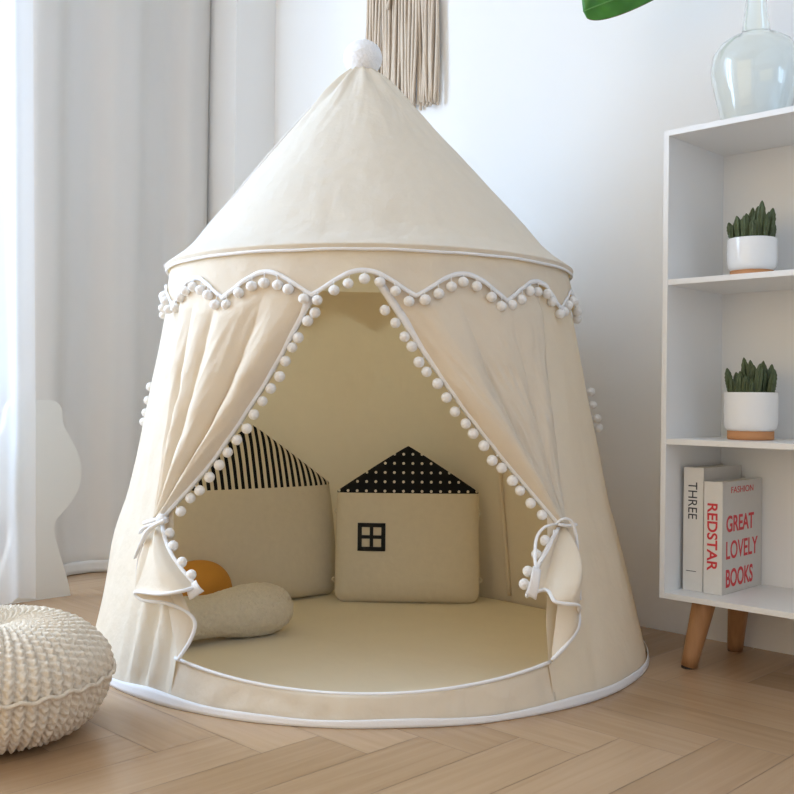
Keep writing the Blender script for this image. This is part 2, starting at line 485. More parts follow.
# base hem tape all round
mb = MB()
def hemz(u, v):
    ph = 360*u
    h = 0.0135+0.004*noise.noise(Vector((cos(rad(ph))*4, sin(rad(ph))*4, 2)))+0.010*math.exp(-((ph-322)/9)**2)+0.004*math.exp(-((ph-43)/10)**2)
    z = 0.001+h*v
    r = rw(z)+0.005+0.003*noise.noise(Vector((ph*.08, 0, 9)))
    return polar(ph, r, z)
mb.grid(hemz, 240, 3, True)
mb.build('base_tape', M['white_trim'], tent, thick=0.002)
# front sill
mb = MB()
def sill_top(ph): return 0.050+0.030*(abs(ph)/34)**2
def sfn(u, v):
    ph = -34.5+69*u; z = 0.004+(sill_top(ph)-0.004)*v
    r = rw(z)-0.004*v + 0.004*sin(PI*v)*noise.noise(Vector((ph*.22, v*2, 5))) + 0.0025*sin(PI*v)*noise.noise(Vector((ph*.6, v, 7)))
    return polar(ph, r, z)
mb.grid(sfn, 120, 8)
mb.build('sill_panel', M['cotton'], tent, thick=0.002)
mb = MB()
mb.tube([polar(-34.5+69*i/60, rw(.06)-.004, sill_top(-34.5+69*i/60)+.001) for i in range(61)], 0.0034, 8)
mb.build('sill_piping', M['white_trim'], tent)

# roof
RP = [(.4475, .818), (.4525, .827), (.437, .838), (.415, .854), (.39, .877), (.345, .931), (.28, 1.005), (.21, 1.087), (.14, 1.168), (.09, 1.226), (.055, 1.262), (.03, 1.283), (.018, 1.296)]
mb = MB()
def roof_p(ph, t):
    i = t*(len(RP)-1); k = int(min(i, len(RP)-2)); f = i-k
    r = RP[k][0]+(RP[k+1][0]-RP[k][0])*f; z = RP[k][1]+(RP[k+1][1]-RP[k][1])*f
    a = rad(ph)
    top = sstep(1.17, 1.27, z)
    r *= 1+0.16*top*sin(11*a+1)*(.6+.4*noise.noise(Vector((cos(a)*3, sin(a)*3, z*3))))
    low = sstep(.93, .86, z)*sstep(.832, .85, z)
    r += 0.0045*low*noise.noise(Vector((ph*.16, z*8, 1))) + 0.004*noise.noise(Vector((cos(a)*4, sin(a)*4, z*4)))*sstep(.83, .9, z)
    r += 0.0022*(1-abs(noise.noise(Vector((cos(a)*9, sin(a)*9, z*11)))*2))*sstep(.84, .92, z)*(1-top)
    return polar(ph, r, z)
mb.grid(lambda u, v: roof_p(360*u, v), 200, 66, True)
mb.build('roof', M['cotton_roof'], tent)
mb = MB(); mb.tube([polar(360*i/160, .4485, .8165+.0015*noise.noise(Vector((i*.2, 0, 0)))) for i in range(160)], 0.0030, 8, closed=True)
mb.build('roof_piping', M['white_trim'], tent)
for ph in (-77, 103):
    mb = MB(); pts = []
    for i in range(60):
        p = roof_p(ph, i/59); n = Vector((p.x, p.y, .25)).normalized(); pts.append(p+n*0.001)
    mb.tube(pts, 0.0026, 6); mb.build('roof_seam', M['white_trim'] if ph < 0 else M['cotton'], tent)
mb = MB(); mb.ico((-0.030, 0, 1.313), 0.0435, 5, 0.05, 14, (1, 1, .93)); mb.build('top_pom_pom', M['top_pom'], tent)
mb = MB(); mb.lathe([(.0, 1.279), (.017, 1.28), (.019, 1.287), (.016, 1.294), (0, 1.296)], 20)
for v in mb.v: v.x += -0.0303
mb.build('apex_tie', M['cotton'], tent)

# valance
def scal(ph):
    c = abs(cos(rad(7.5*ph))); return 0.733+0.045*(0.72*c+0.28*c*c)
def val_r(ph, z):
    t = (0.828-z)/.09
    return .4395+.014*t + 0.006*t*noise.noise(Vector((cos(rad(ph))*7, sin(rad(ph))*7, z*5))) + 0.003*sin(t*PI)*noise.noise(Vector((ph*.14, z*14, 2))) + 0.0022*sin(t*PI)*(1-2*abs(noise.noise(Vector((ph*.10+z*30, z*22, 6)))))
mb = MB()
def vfn(u, v):
    ph = 360*u; z = 0.828+(scal(ph)-0.828)*v
    return polar(ph, val_r(ph, z), z)
mb.grid(vfn, 360, 10, True)
mb.build('valance', M['cotton'], tent)

# pom pom meshes (shared)
def pom_mesh(L):
    m = MB(); m.tube([(0, 0, 0.001), (0, 0, -L)], 0.0010, 5)
    m.ico((0, 0, -L-0.0085), 0.0102, 3, 0.06, 5, (1, 1, .95))
    return m.mesh('pom_pom', M['pom'])
POMS = [pom_mesh(0.006), pom_mesh(0.009), pom_mesh(0.004)]
def pom(parent, p, direction=Vector((0, 0, -1)), s=1.0):
    o = bpy.data.objects.new('pom_pom', random.choice(POMS)); COL.objects.link(o); o.parent = parent
    o.location = p
    q = Vector((0, 0, -1)).rotation_difference(direction.normalized())
    o.rotation_mode = 'QUATERNION'; o.rotation_quaternion = q
    o.scale = (s*random.uniform(.96, 1.04),)*3
    return o

# valance trim: a ribbon of braid following the scallops
mb = MB()
def trim_ribbon(u, v):
    ph = 360*u; zc = scal(ph)
    e = [(-.0045, .0016), (-.0045, .0042), (.0045, .0042), (.0045, .0016), (-.0045, .0016)][int(round(v*4))]
    k = 0.0009*sin(ph*8)
    return polar(ph, val_r(ph, zc)+e[1]+k, zc+e[0])
mb.grid(trim_ribbon, 540, 4, True)
vt = mb.build('valance_trim', M['white_trim'], tent)
for k in range(49):
    ph = -84+(k+.5)*24/7+random.uniform(-.3, .3); z = scal(ph)
    pom(vt, polar(ph, val_r(ph, z)+.005, z-.003), Vector((random.uniform(-.15, .15), random.uniform(-.15, .05), -1)))

# tied curtains
def curtain(side):
    S = side
    if S < 0:
        top_out, top_in, tie = -57, -6.5, polar(-46.5, .541, .314)
        tr_in = .438
    else:
        top_out, top_in, tie = 49.5, -0.5, polar(44.0, .538, .312)
        tr_in = .436
    tie = Vector(tie)
    inward = Vector((-S, 0, 0))
    tang = Vector((cos(rad(tie.x and 45*S)), sin(rad(45*S)), 0)); tang.normalize()
    npl = 4.5
    def P(s, t):
        ph = top_out+(top_in-top_out)*s
        r = .4425 + (.0015 if s < .8 else 0)
        a = polar(ph, r, .80)
        # where the cloth is gathered: a bunch 3 cm wide across
        b = tie + tang*(0.5-s)*0.034*S + Vector((0, 0, (s-.5)*0.012))
        p = a.lerp(b, t)
        # keep the outer part outside of the wall
        # belly of the cloth and pleats
        nrm = Vector((p.x, p.y, 0)); nrm.normalize()
        z = p.z
        rr = math.hypot(p.x, p.y)
        w = (1-s)**1.2
        want = rw(z)+0.006
        if rr < want: p = p+nrm*(want-rr)*w
        brk = [0, .20, .40, .70, 1] if S < 0 else [0, .30, .60, 1]
        hs_ = [.4, .75, 1.15, 1.1] if S < 0 else [.25, .35, 1.15]
        sh = s + .03*sin(PI*t)*sin(2*PI*s)
        k = 0
        while k < len(brk)-2 and sh > brk[k+1]: k += 1
        x = min(max((sh-brk[k])/(brk[k+1]-brk[k]), 0), 1)
        bul = sin(PI*x)**.75*hs_[k]
        amp = 0.024*sstep(0.0, .55, t)*(1-.55*sstep(.72, 1, t))+0.002
        p = p+nrm*amp*(bul-.35)
        p = p+nrm*0.005*noise.noise(Vector((s*7, t*4, S*3)))*sin(PI*t)
        p = p+nrm*0.0026*(1-2*abs(noise.noise(Vector((s*13+t*3, t*7, S*3)))))*sin(PI*t)
        rr = math.hypot(p.x-lean(p.z), p.y); cap = .4365+.014*min(1.03, (.828-p.z)/.09)+max(0, .735-p.z)*.55
        if p.z > .62 and rr > cap: p = p-nrm*(rr-cap)
        p = p+Vector((0.019 if S < 0 else -0.010, -0.004, -0.006))*sin(PI*t**(1.35 if S < 0 else 1))*s
        return p
    # sag of cloth just before the tie
    m = MB(); m.grid(lambda u, v: P(u, v), 96, 70)
    c = m.build('curtain', M['cotton'], tent, thick=0.0015)
    # inner edge trim
    n = 80
    e = [P(1.0, i/n) for i in range(n+1)]
    tr = MB()
    def ed(u, v):
        i = min(int(u*n), n-1); f = u*n-i; p = e[i].lerp(e[i+1], f); d = (e[i+1]-e[i]).normalized()
        nn = Vector((p.x, p.y, 0)).normalized(); side_v = d.cross(nn).normalized()
        if side_v.x*S > 0: side_v = -side_v
        q = [(-.010, .003), (-.010, .006), (.004, .006), (.004, -.003), (-.010, .003)][int(round(v*4))]
        return p+side_v*q[0]*(-1)*(-1)+nn*q[1]
    i0 = next(i for i in range(n) if e[i].z < .765)
    tr.grid(lambda u, v: ed(i0/n+(1-i0/n)*u, v), 160, 4)
    # tail below the tie
    if S < 0:
        hemp = [(198, 586, 1.800), (182, 591, 1.775), (160, 594, 1.79), (136, 592, 1.865), (143, 600, 1.86), (165, 603, 1.83), (185, 611, 1.815), (195, 623, 1.80), (190, 641, 1.785), (177, 661, 1.765)]
        tw = 0.022
    else:
        hemp = [(526, 596, 1.79), (542, 590, 1.80), (549, 592, 1.79), (556, 602, 1.765), (577, 605, 1.775), (579, 612, 1.83), (578, 627, 1.815), (568, 643, 1.79), (552, 660, 1.765)]
        tw = 0.020
    HP = [at(h[0], h[1], h[2]-.03*(1-(i/(len(hemp)-1))**4))-Vector((TX, TY, 0)) for i, h in enumerate(hemp)]
    def T(s, t):
        b = tie + tang*(s-0.35)*tw*(-S)*(-1) + Vector((0, 0, 0.004*sin(7*s)))
        if S < 0: b = tie+Vector((0.010-0.020*s, -0.002+0.004*s, 0.002))
        else: b = tie+Vector((-0.008+0.016*s, -0.002+0.002*s, 0.002))
        h = catmull(HP, s)
        p = b.lerp(h, t)
        nrm = Vector((p.x, p.y, 0)).normalized()
        swell = sin(PI*t)
        p = p+nrm*(0.012*swell*(1-.5*s) + 0.011*(.3*t+.7*swell)*sin(2*PI*2.5*s+1)*(1 if t < .95 else (1-t)/.05))
        rc = .17 if S < 0 else .44
        p = p+nrm*(0.022*swell*max(0, 1-abs(s-rc)/.13))
        if S > 0: p.x -= 0.020*swell*(1-s)**4
        return p
    m = MB(); m.grid(lambda u, v: T(u, v), 80, 30)
    m.build('curtain_tail', M['cotton'], tent, thick=0.0015)
    m = MB(); m.tube([T(i/70, 1.0) for i in range(71)], 0.0036, 7)
    m.build('tail_piping', M['white_trim'], tent)
    trim = tr
    e2 = [T(0, .05+.92*i/20) for i in range(21)]
    trim.tube([p+Vector((0, -.003, 0)) for p in e2], 0.0042, 6, flat=.6)
    trim_o = trim.build('curtain_trim', M['white_trim'], tent)
    cnt = 17 if S < 0 else 18
    acc = [0.0]
    for i in range(n): acc.append(acc[-1]+(e[i+1]-e[i]).length)
    start = acc[-1]*0.155; end = acc[-1]*0.985
    for k in range(cnt):
        d = start+(end-start)*(k+.3)/cnt+random.uniform(-.002, .002)
        i = next(j for j in range(n) if acc[j+1] >= d)
        p = e[i]
        pom(trim_o, p+Vector((0, -.002, 0)), Vector((-S*0.75, -.12, -.75)))
    for k in range(4):
        p = e2[int(3+k*4.6)]
        pom(trim_o, p+Vector((0, -.003, 0)), Vector((-S*(-1 if S < 0 else 1)*0.95 if S > 0 else 0.95, -.1, -.35)))
    return tie, HP
tieL, hpL = curtain(-1)
tieR, hpR = curtain(1)

# fabric ties
def loc(px, py, Y): return at(px, py, Y)-Vector((TX, TY, 0))
def smooth_path(P, n=40): return [catmull(P, i/n) for i in range(n+1)]
mb = MB()
mb.tube(smooth_path([tieL+Vector((.020, .012, .004)), tieL+Vector((.014, -.016, .004)), tieL+Vector((-.002, -.020, .000)), tieL+Vector((-.020, -.006, -.006)), tieL+Vector((-.024, .012, -.008))]), 0.006, 8, flat=.7)
mb.ico(tieL+Vector((.014, -.026, 0.003)), .0105, 2, .15, 3)
mb.tube(smooth_path([loc(166, 520, 1.84), loc(150, 529, 1.855), loc(142, 542, 1.87), loc(135, 558, 1.885)]), lambda t: .0095*(1-.6*t), 8, flat=.5)
mb.tube(smooth_path([loc(166, 521, 1.84), loc(146, 527, 1.86), loc(140, 533, 1.875)]), lambda t: .008*(1-.5*t), 8, flat=.5)
mb.tube(smooth_path([loc(143, 545, 1.872), loc(138, 565, 1.885), loc(137, 590, 1.88)]), .0035, 6, flat=.6)
mb.build('tie', M['white_trim'], tent)
mb = MB()
mb.tube(smooth_path([tieR+Vector((-.018, .010, .004)), tieR+Vector((-.012, -.018, .004)), tieR+Vector((.004, -.020, .002)), tieR+Vector((.020, -.004, .002)), tieR+Vector((.022, .012, 0))]), 0.0045, 8, flat=.7)
mb.tube(smooth_path([loc(556, 524, 1.85), loc(563, 519, 1.845), loc(571, 521, 1.85), loc(576, 535, 1.855), loc(578, 560, 1.85), loc(580, 600, 1.83)]), .0036, 8, flat=.7)
mb.tube(smooth_path([loc(556, 524, 1.845), loc(545, 527, 1.82), loc(537, 537, 1.81), loc(535, 555, 1.765), loc(536, 568, 1.742)]), .0034, 8, flat=.7)
mb.tube(smooth_path([loc(554, 530, 1.83), loc(551, 545, 1.81), loc(541, 562, 1.79)]), .0018, 6)
mb.build('tie', M['white_trim'], tent)
def ribbon(a, b, c, d):
    mb = MB(); n = Vector((0, -.0015, 0))
    def fn(u, v):
        p = a.lerp(b, u).lerp(d.lerp(c, u), v); return p+Vector((0, -.006*sin(PI*v), 0))
    mb.grid(fn, 4, 8)
    return mb.build('ribbon_end', M['white_trim'], tent, thick=.002)
ribbon(loc(533, 566, 1.74), loc(541, 570, 1.74), loc(536, 600, 1.735), loc(526, 594, 1.735))
ribbon(loc(187, 588, 1.765), loc(196, 580, 1.765), loc(204, 591, 1.76), loc(190, 600, 1.76))

# side window flaps with their own trim
for S in (-1, 1):
    ph0 = 90*S
    mb = MB()
    def ffn(u, v):
        ph = ph0+S*(1+14*u); z = 0.60-0.115*v*(1-0.18*(2*u-1)**2)
        return polar(ph, wall_r(ph, z)+0.003+0.002*v, z)
    mb.grid(ffn, 14, 14); mb.build('window_flap', M['cotton'], tent, thick=.0015)
    mb = MB(); pts = [polar(ph0+S*2, wall_r(ph0+S*2, z)+.012, z) for z in [.600-.012*i for i in range(12)]]
    mb.tube(pts, .0032, 6, flat=.7); tr = mb.build('window_trim', M['white_trim'], tent)
    for z in (.572, .541, .513, .492):
        pom(tr, polar(ph0+S*2, rw(z)+.014, z), Vector((S*.9, -.1, -.5)), 1.0)

# ------------------------------------------------------------------ cushions in the tent
def pillow_house(name, W, HB, HR, T, y_loc, rz, lean, label, roofmat, flare=0.02):
    root = empty(name, (TX+y_loc[0], TY+y_loc[1], 0.019), rz, label, 'cushion', 'house shaped cushions in the tent')
    root.rotation_euler = (-lean, 0, rz)
    Ht = HB+HR
    def half_w(z):
        if z <= HB:
            w = W/2*(1+flare*(1-(z/HB)**2.2))
            rc = 0.030
            if z < rc: w -= rc*(1-math.sqrt(max(0, 1-((rc-z)/rc)**2)))
            return w
        t = (z-HB)/HR
        return W/2*1.015*(1.0-t)**.96 + 0.004*math.sqrt(max(0, 1-t))
    def thick(u, z):
        e = min(z, Ht-z+0.004)
        k = min(1, max(0, e/0.07)); k = math.sqrt(max(0, 1-(1-k)**2))
        a = max(0, 1-abs(u)**2.6)
        tz = T/2*(1 if z < HB else max(.25, 1-.75*(z-HB)/HR))
        return 0.004+tz*k*math.sqrt(a)
    def surf(z0, z1, nz, bulge=0.0):
        m = MB()
        def fn(uu, v):
            a = uu*2*PI
            u = cos(a); s = sin(a)
            u = math.copysign(abs(u)**0.8, u)
            z = z0+(z1-z0)*v; w = half_w(z)
            y = math.copysign(thick(u, z), s) if abs(s) > 1e-6 else 0
            y += 0.0025*noise.noise(Vector((u*3, z*14, W*9)))*(1-u*u)
            return (w*u, -y+T/2, z+0.0)
        m.grid(fn, 72, nz, True)
        return m
    zs = 0.0
    m = surf(zs, HB, 44)
    # close the bottom
    b = m.build('body', M['cushion'], root)
    m = surf(HB, Ht, 26); m.build('roof', roofmat, root)
    m = MB(); m.tube([(half_w(HB)*cos(a)*1.0, T/2-(thick(math.copysign(abs(cos(a))**.8, cos(a)), HB)*(1 if sin(a) > 0 else -1) if abs(sin(a)) > .02 else 0), HB) for a in [2*PI*i/72 for i in range(72)]], .0012, 5, closed=True)
    return root, half_w, thick
hs, hw1, th1 = pillow_house('house_cushion', 0.445, 0.296, 0.160, 0.11, (-0.281, 0.262), rad(33), rad(2), 'large house shaped cushion with black and cream striped roof', M['stripes'], 0.10)
hd, hw2, th2 = pillow_house('house_cushion', 0.368, 0.284, 0.122, 0.095, (0.086, 0.287), rad(0), rad(4), 'house shaped cushion with white dots on black roof and black window', M['dots'], 0.02)
# window on the dotted cushion
def applique():
    m = MB(); cx, cz, s, t = -0.0925, 0.172, 0.0355, 0.0105
    def y(x, z): return 0.095/2-th2(x/hw2(z), z)-0.0022
    def bar(x0, x1, z0, z1):
        m.grid(lambda u, v: (x0+(x1-x0)*u, y(x0+(x1-x0)*u, z0+(z1-z0)*v), z0+(z1-z0)*v), 8, 8)
    bar(cx-s, cx-s+t, cz-s, cz+s); bar(cx+s-t, cx+s, cz-s, cz+s)
    bar(cx-s+t, cx+s-t, cz+s-t, cz+s); bar(cx-s+t, cx+s-t, cz-s, cz-s+t)
    bar(cx-t*.42, cx+t*.42, cz-s+t, cz+s-t); bar(cx-s+t, cx+s-t, cz-t*.42, cz+t*.42)
    o = m.build('window_applique', M['black_cloth'], hd, thick=.0012); o['label'] = 'black four paned window applique'
applique()
for x, z in ((.178, .233), (-.178, .235), (.182, .06), (-.182, .06)):
    m = MB(); sx = 1 if x > 0 else -1
    m.tube([(x-.004*sx, .044, z+.004), (x+.009*sx, .042, z+.005), (x+.012*sx, .042, z), (x+.009*sx, .042, z-.005), (x-.004*sx, .044, z-.004)], .0022, 6)
    m.build('loop', M['cushion'], hd)

# mustard round cushion
mu = MB()
mu.grid(lambda u, v: ((0.077*sin(PI*v)**.85*cos(2*PI*u)), (0.068*sin(PI*v)**.85*sin(2*PI*u)), 0.072-0.071*cos(PI*v)), 48, 30, True)
o = mu.build('round_cushion', M['mustard']); o.location = (-0.457, 2.345, .0195)
tag(o, 'round mustard cushion peeking out behind the left tied curtain', 'cushion')

# cream boucle cushion
def boucle():
    m = MB()
    A = Vector((-0.502, 2.085, 0.019)); Bp = Vector((-0.272, 2.262, 0.019))
    prof = [(-.062, 0.0), (-.058, .45), (-.045, .74), (-.02, .95), (.02, 1.0), (.06, .92), (.10, .84), (.14, .86), (.18, .97), (.215, 1.06), (.25, 1.08), (.285, .98), (.31, .76), (.322, .45), (.327, 0.0)]
    d = (Bp-A); L = d.length; d.normalize(); n = Vector((-d.y, d.x, 0))
    Pv = [Vector((a, b, 0)) for a, b in prof]
    def fn(u, v):
        q = catmull(Pv, v); s = q.x; r = max(0, q.y)
        an = 2*PI*u
        p = A+d*s+n*(0.063*r*cos(an))
        p.z = 0.0545+0.019+0.0535*r*sin(an)
        if p.z < .0205: p.z = .0205
        k = 0.0022*noise.noise(p*90)+0.0012*noise.noise(p*190)
        p += Vector((cos(an)*n.x, cos(an)*n.y, sin(an)))*k
        return p
    m.grid(fn, 110, 150, True)
    o = m.build('bolster_cushion', M['boucle'])
    tag(o, 'cream woolly bolster cushion lying on the tent floor at left', 'cushion')
boucle()

# ------------------------------------------------------------------ knitted pouf
def pouf():
    R, Hh, N = 0.188, 0.20, 62
    root = empty('knitted_pouf', (-0.652, 1.622, 0), 0.2, 'round oatmeal chunky knit pouf on the floor at far left', 'pouf')
    ctrl = [(0.004, .170), (.02, .172), (.045, .178), (.075, .182), (.105, .179), (.138, .167), (.165, .146), (.182, .125), (.186, .100), (.183, .076), (.172, .048), (.150, .022), (.115, .007), (.07, .004), (.0, .004)]
    C = [Vector((a, b, 0)) for a, b in ctrl]
    fine = [catmull(C, i/400) for i in range(401)]
    acc = [0]
    for a, b in zip(fine, fine[1:]): acc.append(acc[-1]+(b-a).length)
    tot = acc[-1]
    import bisect
    def prof(t):
        d = t*tot; i = min(max(bisect.bisect_left(acc, d), 1), 400); f = (d-acc[i-1])/max(acc[i]-acc[i-1], 1e-9)
        p = fine[i-1].lerp(fine[i], f); tg = (fine[i]-fine[i-1]).normalized()
        return p, Vector((-tg.y, tg.x, 0))*(-1 if False else 1), d
    m = MB()
    def fn(u, v):
        p, n, d = prof(v)
        r, z = p.x, p.y
        nx, nz = n.x, n.y
        # swirl of the ribs
        a = 2*PI*u
        sw = a
        x = (u*N) % 1.0 - .5                     # across one rib
        amp = min(1, r/.06)
        rib = cos(2*PI*x)*.5+.5
        st = (d/0.0135 + abs(x)*1.5 + (.5 if int(u*N) % 2 else 0)) % 1.0    # v stitches along the rib
        stitch = abs(sin(PI*st))
        k = amp*(0.0066*rib**.7*(.35+.65*stitch**.7) - 0.0045*(1-rib)**2*(1-stitch) + 0.0018*noise.noise(Vector((u*N*1.3, d*190, 1))))
        if z < .012: k *= .3
        rr = r+nx*k; zz = max(z+nz*k, .001)
        return (rr*cos(sw+0.5*(1-min(1, v*2.0))*.35), rr*sin(sw+0.5*(1-min(1, v*2.0))*.35), zz)
    m.grid(fn, N*9, 290, True)
    m.build('cover', M['yarn'], root)
    m = MB(); pts = []
    for i in range(400):
        a = 2*PI*i/400; pts.append(((R+.0050)*cos(a), (R+.0050)*sin(a), .096+.0022*sin(a*N/2)+.003*noise.noise(Vector((a*3, 0, 0)))))
    m.tube(pts, .0036, 6, closed=True); m.build('seam_cord', M['yarn'], root)
pouf()

# ------------------------------------------------------------------ bookshelf
BX, BY = 0.5420, 2.0615
W_, D_, Z0, Z1, T_ = 0.62, 0.285, 0.1435, 1.100, 0.0115
shelf = empty('bookshelf', (BX, BY, 0), YAW, 'white open bookshelf on splayed wooden legs against the wall at right', 'bookshelf')
def board(name, *b): return MB().box(*b).build(name, M['lacquer'], shelf, smooth=False, bevel=.0008)
board('side_panel', 0, T_, 0, D_, Z0, Z1)
board('side_panel', W_-T_, W_, 0, D_, Z0, Z1)
board('top_panel', T_, W_-T_, 0, D_, Z1-T_, Z1)
board('bottom_panel', T_, W_-T_, 0, D_, Z0, Z0+T_)
board('back_panel', T_, W_-T_, 0.238, 0.246, Z0+T_, Z1-T_)
SH1, SH2 = 0.795, 0.4695
board('shelf_board', T_, W_-T_, 0.002, 0.238, SH1-T_, SH1)
board('shelf_board', T_, W_-T_, 0.002, 0.238, SH2-T_, SH2)
for x, y, sx, sy in ((0.068, 0.065, -.024, -.020), (0.068, 0.220, -.024, .030), (W_-.075, .065, .022, -.020), (W_-.075, .225, .022, .030)):
    m = MB(); bot = Vector((x+sx, y+sy, .003)); top = Vector((x, y, Z0))
    m.tube([bot.lerp(top, i/6) for i in range(7)], lambda t: .0165+.0075*t, 20)
    lg = m.build('leg', M['leg_wood'], shelf)
    m = MB(); m.tube([Vector((bot.x, bot.y, 0)), Vector((bot.x, bot.y, .004))], .0155, 16); m.build('foot_pad', M['rubber'], lg)

# ------------------------------------------------------------------ pots
def pot(loc, z, glossy, label, seed):
    rnd = random.Random(seed)
    root = empty('potted_cactus', (loc[0], loc[1], z), rnd.random(), label, 'potted cactus', 'potted cacti on the bookshelf')
    R = .0490 if glossy else .0525
    hh = .083 if glossy else .096
    m = MB()
    prof = [(0, .017), (R*.80, .017), (R*.86, .018), (R*.95, .023), (R*.99, .032), (R, .045), (R*1.0, hh-.002), (R*.985, hh), (R*.95, hh-.001), (R*.94, hh-.012), (R*.93, .04), (0, .038)]
    m.lathe(prof, 64); m.build('pot', M['ceramic'] if glossy else M['ceramic_matt'], root)
    m = MB(); m.lathe([(0, 0), (R*.84, 0), (R*.87, .002), (R*.87, .0175), (0, .0175)], 48); m.build('base', M['terracotta'], root)
    m = MB(); m.lathe([(R*.935, hh-.010), (R*.6, hh-.006), (R*.3, hh-.004), (0, hh-.004)], 40, mod=lambda a, zz: 1); m.build('soil', M['soil'], root)
    # ribbed finger stems
    def stem_mesh(h, r, ribs):
        mm = MB()
        def fn(u, v):
            a = 2*PI*u
            env = (0.80+.45*v-.25*v*v) if v < .6 else .98*max(0, 1-((v-.6)/.401)**2)**.8
            star = 1+.24*cos(ribs*a)
            q = r*max(env, .02)*star
            bmp = 1+.06*sin(v*46+ (2 if cos(ribs*a) > 0 else 0))
            return (q*bmp*cos(a+.25*v), q*bmp*sin(a+.25*v), h*v)
        mm.grid(fn, ribs*8, 34, True)
        return mm.mesh('stem', M['cactus'])
    prot = [stem_mesh(.070, .0074, 6), stem_mesh(.052, .0068, 5), stem_mesh(.036, .0060, 6)]
    n = 0; tries = 0; spots = []
    while n < 34 and tries < 4000:
        tries += 1
        a, q = rnd.uniform(0, 2*PI), R*.80*math.sqrt(rnd.random()); x, y = q*cos(a), q*sin(a)
        if any((x-p)**2+(y-r)**2 < .0098**2 for p, r, _ in spots): continue
        env = 1.02*interp([(-.045, .028), (-.034, .048), (-.024, .052), (-.013, .034), (-.007, .044), (.004, .072), (.012, .068), (.022, .060), (.034, .056), (.045, .034)], x)
        spots.append((x, y, env*rnd.uniform(.60, 1.06))); n += 1
    for (x, y, hgt) in spots:
        i = 0 if hgt > .055 else (1 if hgt > .040 else 2)
        o = bpy.data.objects.new('stem', prot[i]); COL.objects.link(o); o.parent = root
        ca, sa = cos(-root.rotation_euler.z), sin(-root.rotation_euler.z)
        o.location = (x*ca-y*sa, x*sa+y*ca, hh-.009)
        o.scale = (1.0, 1.0, (hgt+.008)/(.070, .052, .036)[i])
        o.rotation_euler = (rnd.uniform(-.12, .12)-y*3.0, rnd.uniform(-.10, .10)+x*3.5, rnd.random()*.5)
pot((.7215, 2.052), SH1+.0005, True, 'glossy white pot of cactus fingers on the upper shelf of the bookshelf', 3)
pot((.7225, 2.052), SH2+.0005, False, 'matt white pot of cactus fingers with terracotta base on the middle shelf', 5)

# ------------------------------------------------------------------ glass bottle on the shelf top
g = MB()
outer = [(0.0, .0), (.050, .0005), (.060, .004), (.064, .012), (.071, .040), (.080, .075), (.0865, .105), (.0885, .130), (.085, .155), (.073, .176), (.053, .190), (.036, .197), (.0285, .202), (.0265, .215), (.022, .250), (.0185, .290), (.018, .330), (.020, .338), (.0215, .344), (.020, .348)]
inner = [(max(r-.0024, 0), z+(.004 if z < .02 else -.0005)) for r, z in outer]
inner[0] = (0, .006)
g.lathe(outer+list(reversed(inner)), 72)
gb = g.build('glass_bottle', M['glass']); gb.location = (.728, 2.06, Z1+.0005)
tag(gb, 'large clear glass bottle with narrow neck on top of the bookshelf', 'glass bottle')

# ------------------------------------------------------------------ books
def text_mesh(body, size, mat, sx=1.0, bold=0.0, shear=0.0):
    cu = bpy.data.curves.new('lettering', 'FONT'); cu.body = body; cu.size = size; cu.extrude = 0.0002; cu.offset = bold; cu.shear = shear
    cu.align_x = 'LEFT'; cu.align_y = 'BOTTOM_BASELINE'
    ob = bpy.data.objects.new('lettering', cu); COL.objects.link(ob)
    dg = bpy.context.evaluated_depsgraph_get(); me = bpy.data.meshes.new_from_object(ob.evaluated_get(dg))
    bpy.data.objects.remove(ob); bpy.data.curves.remove(cu)
    me.materials.clear(); me.materials.append(mat)
    return me
def place_text(parent, body, x0, x1, z0, z1, face, mat, bold=0.0, name='lettering'):
    """fit text into a box: on the cover (x along depth) or turned down the spine"""
    me = text_mesh(body, 0.1, mat, bold=bold)
    xs = [v.co.x for v in me.vertices]; ys = [v.co.y for v in me.vertices]
    ax, bx, ay, by = min(xs), max(xs), min(ys), max(ys)
    for v in me.vertices:
        u = (v.co.x-ax)/(bx-ax); w = (v.co.y-ay)/(by-ay); e = 0.0003 if v.co.z > 0 else -0.0001
        if face[0] == 'cover': v.co = (face[1]+e, x0+(x1-x0)*u, z0+(z1-z0)*w)
        else: v.co = (x0+(x1-x0)*w, face[1]-e, z1-(z1-z0)*u)
    me.update()
    o = bpy.data.objects.new(name, me); COL.objects.link(o); o.parent = parent
    return o
def book(loc, w, d, h, label, spine_mat, cover_mat):
    root = empty('book', (*loc, Z0+T_+.0005), YAW, label, 'book', 'books on the bottom shelf')
    MB().box(0, .0022, .001, d, 0, h).build('cover', cover_mat, root, smooth=False)
    MB().box(w-.0022, w, .001, d, 0, h).build('cover', cover_mat, root, smooth=False)
    m = MB(); m.grid(lambda u, v: (w*u, .0012-.0012*sin(PI*u)-.0002, h*v), 10, 1); m.box(0, w, .001, .003, 0, h)
    m.build('spine', spine_mat, root, smooth=False)
    MB().box(.0022, w-.0022, .003, d-.004, .003, h-.003).build('page_block', M['paper'], root, smooth=False)
    return root
d1 = 1.913; Yb = d1/(.701*.2886+.713); b1 = book((.2860*Yb, Yb), .0445, .170, .254, 'taller off white book with black spine lettering standing on the bottom shelf', M['book_white'], M['book_grey'])
d2 = 1.905; Yb = d2/(.701*.3064+.713); b2 = book((.3064*Yb, Yb), .0404, .180, .228, 'shorter pale book with red lettering on spine and cover', M['book_white'], M['book_grey'])
place_text(b1, 'THREE', .0115, .031, .148, .224, ('spine', -.0003), M['ink_black'])
MB().box(.008, .030, -.0006, .001, .040, .0412).build('spine_rule', M['ink_black'], b1, smooth=False)
